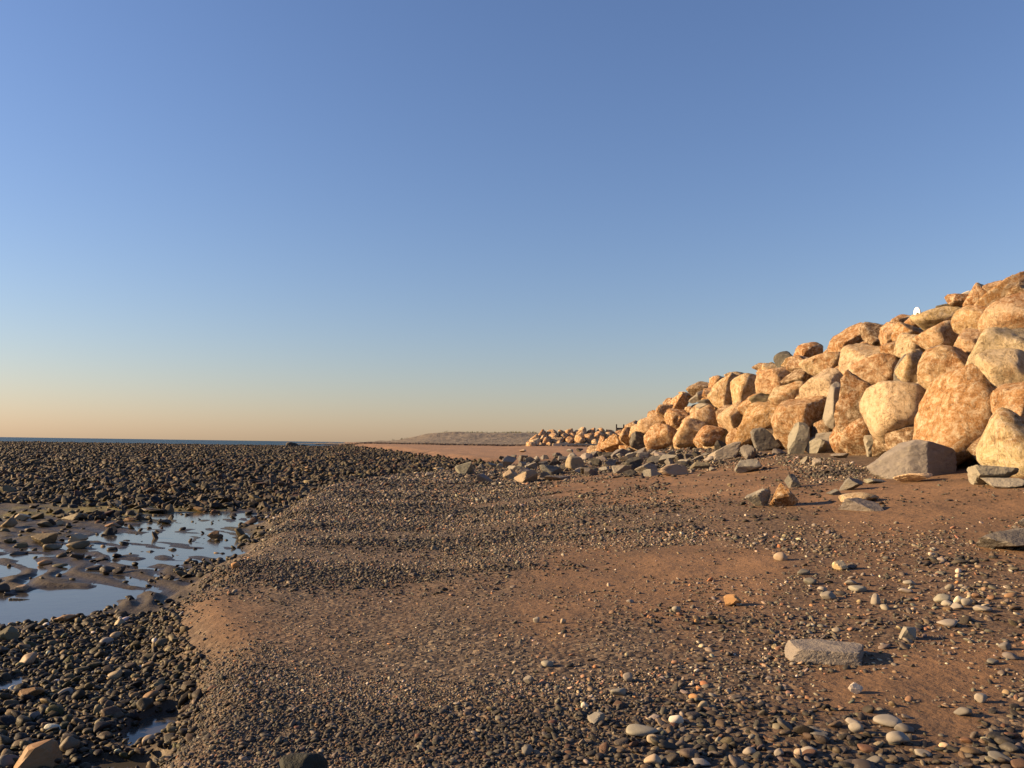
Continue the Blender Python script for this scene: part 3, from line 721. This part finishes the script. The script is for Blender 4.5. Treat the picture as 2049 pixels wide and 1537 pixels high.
FLAT = [
 (74,1521,84,54,10,'brown',22,'large brown block among the dark cobbles'),(138,1496,36,28,0,'olive',12,None),(16,1527,38,24,0,'grey',12,None),(14,1274,40,28,0,'olive',18,None),(130,1240,48,16,0,'brown',14,None),
 (42,1215,44,26,0,'olive',20,'mossy rock standing in the largest pool'),(20,1196,24,13,0,'dark',14,None),(44,1180,24,10,0,'umber',14,None),(4,1179,26,16,0,'dark',12,None),(55,1325,36,19,25,'umber',12,None),
 (128,1388,32,15,15,'lgrey',10,None),(62,1390,44,22,0,'brown',14,None),(239,1247,22,14,10,'umber',9,None),(213,1286,26,15,12,'lgrey',12,None),(230,1274,20,13,12,'umber',12,None),(230,1353,28,16,15,'umber',9,None),
 (320,1372,40,17,0,'olive',14,None),(302,1394,30,16,20,'brown',12,None),(69,1436,20,17,0,'grey',10,None),(297,1483,24,15,15,'umber',10,None),(195,1423,20,17,20,'olive',10,None),
 (90,1079,48,22,8,'olive',18,'largest of the rocks grouped on the wet sand of the flat'),(105,1096,34,12,0,'olive',12,None),(156,1079,36,18,0,'umber',20,None),(156,1092,42,15,10,'olive',12,None),(44,1091,22,11,0,'olive',14,None),(15,1083,16,10,0,'olive',14,None),
 (224,1067,18,17,12,'brown',16,None),(227,1080,18,9,0,'dark',14,None),(226,1053,30,11,0,'brown',16,None),(427,1071,24,14,15,'brown',18,'brown pointed rock beside the pools at the shingle edge'),(37,1113,34,12,12,'dark',14,None),
 (154,1113,26,11,0,'dark',14,None),(202,1119,28,8,8,'dark',14,None),(188,1137,30,9,0,'dark',12,None),(215,1140,28,11,0,'dark',12,None),(239,1143,26,12,12,'dark',16,None),(120,1133,28,8,5,'olive',12,None),
 (90,1127,26,10,0,'brown',12,None),(300,1108,19,10,0,'dark',14,None),(180,980,16,12,0,'umber',20,None),(235,1009,14,12,-15,'umber',22,None),(122,1047,16,12,20,'umber',20,None),(90,1050,30,11,0,'olive',16,None),
 (46,1036,30,14,0,'umber',20,None),(148,1034,44,14,12,'olive',18,None),(20,982,34,18,10,'olive',20,None),(300,1022,40,8,0,'dark',16,None),(60,1062,20,8,0,'dark',14,None),(400,1020,26,10,0,'brown',18,None),(480,1008,22,9,0,'brown',18,None),
 (330,1045,24,8,0,'dark',14,None),(260,1040,26,8,0,'brown',14,None),
]
for i, rec in enumerate(FLAT):
    ground_rock(i, rec, 'tidal_rock', M_WET, 'rocks on the tidal flat', sub=4 if rec[2] > 40 else 3, autolab='{s} {a} {c} rock', seed0=9000,
                marks=[(74,1520,'beside the large brown block in cobbles'),(42,1215,'in or beside the largest pool'),(90,1079,'in the group on wet sand'),(427,1071,'near the pointed brown rock by pools'),(200,1135,'in the row on rippled sand'),
                       (150,1034,'between reef and wet sand'),(220,1270,'on the cobbles shoreward of the largest pool'),(310,1390,'near the small pool at shingle edge'),(300,1030,'among the strands of shallow water')])
ground_rock(0, (471,1133,17,13,0,'orange',7,'round orange stone at the edge of the shingle by the pools'), 'beach_rock', M_PEB, 'rocks on the tidal flat', seed0=9901, embed=.1)
ground_rock(0, (606,1550,92,56,0,'dark',8,'black weed-covered rock poking out of the gravel'), 'weedy_rock', M_WEED, None, sub=4, seed0=9950, namp=.16)
# dark pair of boulders breaking the line of the reef
for k, (px, wm, hm) in enumerate(((585, 1.9, .95), (607, 1.6, .5))):
    d = pixdir(px, 884); d = d / d.y; y = 132.0; z = float(gz(d.x * y, y))
    link('dark_boulder', rock_mesh('dark_boulder', rock_shape(9960 + k, 10, 14, .06, 1.5, 3) * np.array([wm, 1.2, hm]), 3, M_SLATE), (d.x * y, y, z + hm * .35), (0, 0, 0),
         ['dark domed boulder breaking the skyline of the reef', 'low dark boulder beside the domed boulder on the reef skyline'][k], 'boulder', None, color=CC['dark'])

# ------------------------------------------------------------------ pebbles, cobbles and reef stones
def pebble_lib(tag, n, sub, p, aspect, matl, seed, flatten, npl=9, bound=1.12):
    rng = np.random.default_rng(seed); L = []
    for k in range(n):
        P = rock_shape(seed + k, npl, p * rng.uniform(.7, 1.4), .05, 1.3, sub, None, bound) * np.array([1.0, rng.uniform(*aspect), rng.uniform(*flatten)])
        L.append(rock_mesh(tag, P, sub, matl))
    return L
def scatter(name, meshes, xyz, scl, rot, col, label, cat):
    src = bpy.data.collections.new(name + '_shapes')
    for k, me in enumerate(meshes):
        o = bpy.data.objects.new(f'{name}_shape', me); src.objects.link(o)
    n = len(xyz); me = bpy.data.meshes.new(name); me.vertices.add(n); me.vertices.foreach_set('co', xyz.astype(np.float32).ravel())
    me.attributes.new('scl', 'FLOAT_VECTOR', 'POINT').data.foreach_set('vector', scl.astype(np.float32).ravel())
    me.attributes.new('rot', 'FLOAT_VECTOR', 'POINT').data.foreach_set('vector', rot.astype(np.float32).ravel())
    me.attributes.new('col', 'FLOAT_COLOR', 'POINT').data.foreach_set('color', np.concatenate([col, np.ones((n, 1))], 1).astype(np.float32).ravel())
    me.attributes.new('idx', 'INT', 'POINT').data.foreach_set('value', RNG.integers(0, len(meshes), n).astype(np.int32))
    ob = link(name, me, label=label, cat=cat, kind='stuff')
    g = bpy.data.node_groups.new(name, 'GeometryNodeTree')
    g.interface.new_socket('Geometry', in_out='INPUT', socket_type='NodeSocketGeometry'); g.interface.new_socket('Geometry', in_out='OUTPUT', socket_type='NodeSocketGeometry')
    gi = g.nodes.new('NodeGroupInput'); go = g.nodes.new('NodeGroupOutput')
    ci = g.nodes.new('GeometryNodeCollectionInfo'); ci.inputs['Collection'].default_value = src
    ci.inputs['Separate Children'].default_value = True; ci.inputs['Reset Children'].default_value = True
    ip = g.nodes.new('GeometryNodeInstanceOnPoints'); ip.inputs['Pick Instance'].default_value = True
    def na(nm, dt):
        a = g.nodes.new('GeometryNodeInputNamedAttribute'); a.data_type = dt; a.inputs['Name'].default_value = nm
        return [s for s in a.outputs if s.enabled and s.name == 'Attribute'][0]
    g.links.new(gi.outputs[0], ip.inputs['Points']); g.links.new(ci.outputs[0], ip.inputs['Instance'])
    g.links.new(na('idx', 'INT'), ip.inputs['Instance Index']); g.links.new(na('rot', 'FLOAT_VECTOR'), ip.inputs['Rotation']); g.links.new(na('scl', 'FLOAT_VECTOR'), ip.inputs['Scale'])
    g.links.new(ip.outputs[0], go.inputs[0])
    mod = ob.modifiers.new('stones', 'NODES'); mod.node_group = g
    return ob

def palette(n, rng, cols, probs, jit=.22):
    c = np.array(cols)[rng.choice(len(cols), n, p=np.array(probs) / sum(probs))]
    return np.clip(.62 * c * rng.lognormal(0, jit, (n, 1)) * rng.normal(1, .05, (n, 3)), .008, .8)
PEB_COLS = [(.06, .048, .036), (.115, .095, .072), (.20, .17, .135), (.22, .15, .09), (.34, .265, .18), (.25, .13, .075), (.5, .43, .33), (.42, .2, .09)]
PEB_PROB = [.30, .30, .15, .12, .065, .04, .016, .008]

def candidates(y0, y1, cmin, ck, rng):
    xs, ys, cs = [], [], []
    y = y0
    while y < y1:
        c = max(cmin, ck * y); h = max(c * 6, .4); ny = max(1, int(h / c)); h = ny * c
        xa, xb = -.74 * y - 1.0, .72 * y + 1.0
        nx = int((xb - xa) / c)
        gx, gy = np.meshgrid(xa + (np.arange(nx) + .5) * c, y + (np.arange(ny) + .5) * c)
        jx = gx + rng.uniform(-.45, .45, gx.shape) * c; jy = gy + rng.uniform(-.45, .45, gx.shape) * c
        xs.append(jx.ravel()); ys.append(jy.ravel()); cs.append(np.full(gx.size, c)); y += h
    return np.concatenate(xs), np.concatenate(ys), np.concatenate(cs)

def finish(name, x, y, size, sink, col, libs_i, libs_o, rng, n_ind, ind_name, lab_fn, cat, group, stuff_label, landmarks, tiltmax=.35):
    z = gz(x, y); n = len(x)
    scl = size[:, None] * rng.uniform(.85, 1.15, (n, 3))
    rot = np.stack([rng.normal(0, tiltmax, n), rng.normal(0, tiltmax, n), rng.uniform(0, 6.283, n)], 1)
    zz = z + scl[:, 2] * sink
    px, py, dep = project(x, y, zz)
    inside = (px > 0) & (px < 2049) & (py < 1537)
    rank = np.where(inside, size / dep, 0); order = np.argsort(-rank)
    ind = order[:n_ind]; rest = np.ones(n, bool); rest[ind] = False
    scatter(name, libs_i, np.stack([x, y, zz], 1)[rest], scl[rest], rot[rest], col[rest], stuff_label, cat)
    mark = np.array([(mx, my) for mx, my, _ in landmarks])
    big = np.quantile(size[ind], .7); small = np.quantile(size[ind], .3)
    for k in ind:
        j = int(np.argmin(((mark[:, 0] - x[k]) / (1 + .1 * y[k])) ** 2 + ((mark[:, 1] - y[k]) / (1 + .2 * y[k])) ** 2))
        sw = 'larger' if size[k] > big else 'smaller' if size[k] < small else 'mid-sized'
        o = link(ind_name, libs_o[int(rng.integers(len(libs_o)))], (x[k], y[k], zz[k]), tuple(rot[k]), f'{sw} {lab_fn(col[k])} {landmarks[j][2]}', cat, group, color=col[k])
        o.scale = tuple(scl[k])
    print(name, n)

def LM(*rows): return [(*hit_ground(px, py)[:2], t) for px, py, t in rows]
def colword(c):
    l = .3 * c[0] + .6 * c[1] + .1 * c[2]; warm = c[0] / max(c[2], 1e-4)
    tone = 'dark' if l < .06 else 'mid' if l < .14 else 'pale'
    return tone, ('reddish' if warm > 2.4 else 'brownish' if warm > 1.55 else 'grey')

# beach pebbles
rng = np.random.default_rng(11)
x, y, c = candidates(3.2, 44, .0185, .0029, rng)
t = edge_t(x, y); keep = t > .35; x, y, c = x[keep], y[keep], c[keep]
keep = x < xtoe(y) - .1; x, y, c = x[keep], y[keep], c[keep]
cv, sz = cover(x, y)
nz = fbm(x * .55, y * 1.3, 21.0, 3) - .5; n2 = fbm(x * 2.2, y * 3.0, 23.0, 2) - .5
cv = np.clip(cv + (nz * .9 + n2 * .7) * np.clip(1.25 - cv, .15, .9) * np.clip(cv * 3, 0, 1), 0, 1) * (1 - sstep(38, 44, y))
band = fbm(x * .28 + .15 * y, y * .75, 29.0, 4)
cv = cv * (1 - .72 * sstep(.51, .62, band) * (1 - sstep(20, 30, y)))
s = np.maximum(c, sz * .82)
keep = rng.random(len(x)) < cv ** 1.2 * np.minimum(1, (c / s) ** 2) * .97
x, y, s = x[keep], y[keep], s[keep]
s = s * np.clip(rng.lognormal(-.12, .42, len(x)), .35, 2.8) * (1.18 - .35 * sstep(.36, .62, fbm(x * .4 + .2 * y, y * 1.1, 37.0, 4)))
tone = fbm(x * .4 + .2 * y, y * 1.1, 37.0, 4)
col = palette(len(x), rng, PEB_COLS, PEB_PROB) * (.55 + .85 * sstep(.36, .62, tone))[:, None]
LP_I = pebble_lib('pebble', 8, 2, 7, (.6, .9), M_PEB_I, 2100, (.32, .6)); LP_O = pebble_lib('pebble', 10, 3, 7, (.6, .9), M_PEB, 2200, (.28, .5))
finish('pebble_gravel', x, y, s, .1, col, LP_I, LP_O, rng, 230, 'pebble',
       lambda c: '{} {} loose pebble'.format(*colword(c)), 'pebble', 'loose pebbles on the beach', 'brown and grey gravel and small pebbles covering the beach',
       LM((1649,1320,'around the flat-topped grey slab'),(1797,1483,'around the large smooth oval stone'),(1286,1470,'around the long flat greyish stone'),(1960,1210,'in the band of pale stones below the wide slab'),
          (1466,1215,'around the orange pointed stone'),(606,1530,'around the weed-covered rock'),(1600,930,'on the pebble bank under the wall'),(1816,1280,'around the pale squared stone'),(1970,1520,'on the pebbly sand past the oval stone'),(1000,1100,'on the open shingle')))

# dark cobbles on the tidal flat, near the camera and along the shingle edge
rng = np.random.default_rng(12)
x, y, c = candidates(3.4, 24, .05, .006, rng)
t = edge_t(x, y); keep = t < .55; x, y, c, t = x[keep], y[keep], c[keep], t[keep]
px, py, dep = project(x, y, gz(x, y))
dens = (1 - sstep(8.4, 9.6, y + (fbm(x, y, 3.3, 2) - .5) * 1.5)) * .97 + np.exp(-((x - xe(y) + .3) / (.28 + .012 * y)) ** 2) * .6 * sstep(.35, .6, fbm(x * .7, y * .7, 31.0, 3)) + .02
wet = gz(x, y) < WATER_Z - .035
dens = np.where(wet, .04, dens)
keep = rng.random(len(x)) < dens; x, y, c = x[keep], y[keep], c[keep]
s = c * np.clip(rng.lognormal(-.05, .40, len(x)), .4, 2.4) * 1.1
col = palette(len(x), rng, [(.02, .015, .009), (.042, .032, .018), (.08, .062, .036), (.13, .10, .055), (.22, .165, .09), (.06, .055, .02), (.6, .56, .5)], [.3, .26, .18, .13, .06, .06, .01])
LC_I = pebble_lib('cobble', 8, 2, 8, (.55, .85), M_WET_I, 2300, (.3, .55)); LC_O = pebble_lib('cobble', 10, 3, 8, (.55, .85), M_WET, 2400, (.3, .55))
finish('cobble_spread', x, y, s, .16, col, LC_I, LC_O, rng, 290, 'cobble',
       lambda c: '{} {} damp rounded cobble'.format(*colword(c)), 'cobble', 'cobbles on the tidal flat', 'dark damp cobbles packed on the tidal flat',
       LM((74,1530,'around the large brown block'),(330,1455,'around the small pool at the shingle edge'),(70,1255,'along the shore of the largest pool'),(200,1340,'in the middle of the cobble spread'),(5,1380,'by the little pool among cobbles'),
          (360,1250,'against the smooth sandy edge of the shingle'),(400,1120,'between the rippled sand and the shingle'),(240,1520,'by the puddle next to the brown block')))

# reef of loose stones
rng = np.random.default_rng(13)
x, y, c = candidates(16, 150, .155, .0046, rng)
t = edge_t(x, y); keep = (t < .5) & (x > -.72 * y); x, y, c = x[keep], y[keep], c[keep]
dens = sstep(20, 26, y + (fbm(x * .3, y * .3, 9.0, 3) - .5) * 12) * .95 + .03
dens = np.where((gz(x, y) < WATER_Z - .02) & (y < 30), .08, dens)
keep = rng.random(len(x)) < dens; x, y, c = x[keep], y[keep], c[keep]
s = c * np.clip(rng.lognormal(-.12, .55, len(x)), .3, 3.0) * 1.1
s = np.minimum(s, .46)
col = palette(len(x), rng, [(.022, .019, .012), (.045, .038, .023), (.085, .07, .04), (.13, .105, .058), (.22, .175, .10), (.09, .045, .022)], [.36, .28, .16, .08, .035, .085]) * np.array([.92, .80, .66])
LR_I = pebble_lib('reef_stone', 8, 2, 34, (.6, .95), M_PEB_I, 2500, (.24, .5), 7, 1.6); LR_O = pebble_lib('reef_stone', 10, 3, 34, (.6, .95), M_PEB, 2600, (.24, .5), 7, 1.6)
finish('reef_stones', x, y, s, .1, col, LR_I, LR_O, rng, 300, 'reef_stone',
       lambda c: '{} {} angular reef stone'.format(*colword(c)), 'stone', 'stones of the reef', 'dark weedy stones strewn thickly over the reef',
       LM((90,1060,'around the rocks grouped on wet sand'),(300,1000,'beside the yellow-green weed film'),(480,1010,'by the pools at the shingle edge'),(650,975,'along the top of the shingle'),(150,980,'in the thick of the stones'),(60,1000,'seaward of the grouped rocks')), .5)

# pebbles that stand out one by one
PEBS = [(1466,1205,34,21,'orange',16,'orange pointed stone at the edge of a sand patch'),(1681,1134,30,19,'cream',16,'cream knobbly stone with a grey stone behind it'),(1704,1133,22,12,'grey',14,None),(1562,1115,27,16,'umber',10,None),
 (1816,1271,31,24,'lgrey',16,'pale squared stone standing up from the sand'),(1895,1249,38,15,'lgrey',9,None),(1885,1200,31,16,'lgrey',8,None),(1918,1202,19,15,'pale',8,None),(1935,1207,21,14,'lgrey',8,None),(1915,1215,23,12,'lgrey',9,None),
 (1966,1221,34,12,'lgrey',9,None),(1657,1194,30,15,'lgrey',12,None),(1752,1201,18,20,'lgrey',12,None),(1716,1181,34,12,'lgrey',12,None),(1645,1181,19,10,'lgrey',8,None),(1702,1167,24,9,'lgrey',8,None),
 (1820,1167,24,9,'lgrey',8,None),(1812,1184,27,9,'lgrey',8,None),(1621,1165,25,13,'grey',10,None),(1608,1147,24,11,'grey',10,None),(1712,1381,27,21,'pale',18,'whitish angular stone on a bare sand patch'),
 (1963,1400,23,16,'lgrey',10,None),(1927,1428,32,17,'grey',10,None),(1776,1448,52,20,'lgrey',12,'broad flat light grey stone among pebbles'),(1713,1462,28,21,'lgrey',8,None),(1707,1448,28,13,'lgrey',9,None),
 (1797,1483,42,24,'lgrey',9,'large smooth light grey oval stone among pebbles'),(1809,1460,36,17,'grey',10,None),(1633,1470,44,15,'grey',16,None),(1750,1529,32,19,'grey',8,None),(2002,1520,42,19,'grey',10,None),(1499,1505,25,13,'lgrey',9,None),
 (1597,1511,16,18,'umber',7,None),(1847,1510,30,13,'lgrey',10,None),(1559,1508,19,15,'lgrey',8,None),(1618,1505,32,14,'lgrey',9,None),(1889,1494,19,10,'cream',9,None),(1987,1327,21,10,'grey',9,None),(2022,1315,29,12,'grey',9,None),
 (2011,1295,23,15,'grey',9,None),(1286,1468,64,21,'lgrey',10,'long flat greyish stone, longest in the gravel'),(1353,1444,29,19,'pale',9,'white smooth stone beside the long flat stone'),(1193,1443,34,20,'lgrey',18,'slanted light grey splinter stone on fine gravel'),
 (1058,1364,21,17,'grey',18,None),(1095,1331,25,11,'lgrey',10,None),(1256,1358,19,17,'lgrey',9,None),(1237,1387,30,13,'lgrey',9,None),(1390,1398,23,12,'orange',8,None),(1406,1414,19,15,'umber',8,None),(1395,1245,11,9,'orange',7,None),
 (1307,1484,25,17,'umber',9,None),(1306,1527,34,19,'umber',10,None),(1403,1530,36,14,'lgrey',9,None),(1055,1505,22,17,'grey',12,None),(1170,1414,15,12,'pale',8,None),(1073,1242,13,11,'lgrey',8,None),(1127,1245,11,9,'umber',7,None),
 (1261,1204,15,7,'lgrey',8,None),(1353,1221,17,12,'lgrey',9,None),(1650,1480,20,10,'grey',9,None),(1540,1360,16,10,'grey',9,None),(1990,1085,14,8,'umber',9,None),(1885,1122,18,10,'lgrey',9,None)]
for i, (cx, cy, a, b, ck, p, lab) in enumerate(PEBS):
    ground_rock(i, (cx, cy, a, b, 0, ck, p, lab), 'pebble', M_PEB, 'stones that stand out on the gravel', cat='pebble', sub=3, embed=.12, seed0=10000, namp=.035,
                autolab='{a} {c} larger stone',
                marks=[(1466,1205,'near the orange pointed stone'),(1681,1134,'near the cream knobbly stone'),(1816,1271,'near the pale squared stone'),(1712,1381,'near the whitish angular stone'),(1776,1448,'beside the broad flat stone'),
                       (1797,1483,'beside the smooth oval stone'),(1286,1468,'near the long flat greyish stone'),(1353,1444,'near the white smooth stone'),(1193,1443,'near the slanted splinter stone'),(1920,1205,'in the cluster of pale stones on sand'),
                       (2010,1310,'on sand beyond the squared stone'),(1990,1085,'beside the wide flat slab'),(1600,1505,'in the thick pebbles below the broad flat stone'),(1100,1250,'on the gravel edge of the sand patch')])

# ------------------------------------------------------------------ made things along the walls
def boxmesh(name, sx, sy, sz, material, bev=.01):
    bm = bmesh.new(); bmesh.ops.create_cube(bm, size=1.0)
    for v in bm.verts: v.co = Vector((v.co.x * sx, v.co.y * sy, v.co.z * sz))
    bmesh.ops.bevel(bm, geom=bm.edges[:], offset=bev, segments=2, affect='EDGES')
    me = bpy.data.meshes.new(name); bm.to_mesh(me); bm.free(); me.materials.append(material); return me
def panelmesh(name, wd, ht, th, material, square=.45):
    bm = bmesh.new(); pts = [(-wd / 2, 0), (wd / 2, 0)]
    for k in range(17):
        a = math.pi * k / 16; pts.append((wd / 2 * math.cos(a), ht * square + ht * (1 - square) * math.sin(a)))
    f = bm.faces.new([bm.verts.new((px, 0, pz)) for px, pz in pts])
    r = bmesh.ops.extrude_face_region(bm, geom=[f])
    for v in r['geom']:
        if isinstance(v, bmesh.types.BMVert): v.co.y += th
    bmesh.ops.recalc_face_normals(bm, faces=bm.faces[:])
    me = bpy.data.meshes.new(name); bm.to_mesh(me); bm.free(); me.materials.append(material); return me
def marker(px, py_top, y, wd, ht, base_z, dark, label):
    d = pixdir(px, py_top); d = d / d.y; zt = d.z * y
    root = link('crest_marker', None, (d.x * y, y, base_z), (0, 0, math.atan2(-d.x, 1) - .75), label, 'marker')
    link('post', boxmesh('post', .05, .05, zt - base_z - .04, M_METAL, .006), (0, .06, (zt - base_z - .04) / 2), parent=root)
    link('board', panelmesh('board', wd, ht, .035, M_WHITE), (0, 0, zt - base_z - ht), parent=root)
    if dark: link('dark_patch', panelmesh('dark_patch', wd * .5, ht * .45, .012, M_DARK), (.03, -.0095, zt - base_z - ht), parent=root)
marker(1834, 615, 23.0, .21, .27, 3.4, True, 'white round-topped marker board with dark patch on the crest')
marker(1293, 836, 53.5, .36, .42, .3, False, 'white round-topped marker board behind the crest near the wall end')
def pole():
    d = pixdir(1286, 836); d = d / d.y; y = 53.2
    link('thin_pole', boxmesh('thin_pole', .05, .05, 1.6, M_METAL, .008), (d.x * y, y, d.z * y - .8), label='thin pale pole beside the white marker near the wall end', cat='pole')
pole()
def timber():
    y = 113.5; d = pixdir(1242, 862); d = d / d.y
    root = link('timber_frame', None, (d.x * y, y, .9), label='dark timber frame with two posts on the far low wall', cat='frame')
    s = y / F
    for dx in (-8.5, 6): link('post', boxmesh('post', .16, .16, 2.0, M_TIMBER, .02), (dx * s, 0, 1.0), parent=root)
    for dz in (1.18, 1.42): link('rail', boxmesh('rail', 21 * s, .12, .22, M_TIMBER, .02), (1.5 * s, -.13, dz), parent=root)
timber()
def ledge():
    a = pixdir(1106, 883); a = a / a.y; y = 106.8
    z = float(gz(a.x * y + 3, y))
    link('concrete_ledge', boxmesh('concrete_ledge', 6.2, .8, .5, M_CONC, .05), (a.x * y + 3.1, y, z + .12), label='long pale ledge lying at the foot of the far low wall', cat='ledge')
ledge()
def wrack():
    rng = np.random.default_rng(3); V = []; Fc = []
    for k in range(2600):
        x = rng.uniform(-30, 12); y = 104.5 + .018 * (x - 10) ** 2 * .3 + rng.normal(0, .55) + (12 - x) * .55
        z = float(np.interp(y, [100, 110, 150], [-.3, -.22, -.1])) + .02 * max(x, 0)
        s = rng.uniform(.12, .38); n = len(V); a = rng.uniform(0, 6.28)
        for j in range(4): V.append((x + s * math.cos(a + j * 1.57) * 1.5, y + s * math.sin(a + j * 1.57), z - .05))
        V.append((x + rng.normal(0, .05), y, z + s * .7))
        Fc += [(n + j, n + (j + 1) % 4, n + 4) for j in range(4)]
    V = np.array(V); g = gz(V[:, 0], V[:, 1]); base = np.interp(V[:, 1], [100, 110, 150], [-.3, -.22, -.1]) + .02 * np.maximum(V[:, 0], 0)
    V[:, 2] += g - base
    me = bpy.data.meshes.new('seaweed_wrack'); me.from_pydata(V.tolist(), [], Fc); me.materials.append(M_WRACK)
    link('seaweed_wrack', me, kind='stuff', label='dark line of dried seaweed along the far sand', cat='seaweed')
wrack()
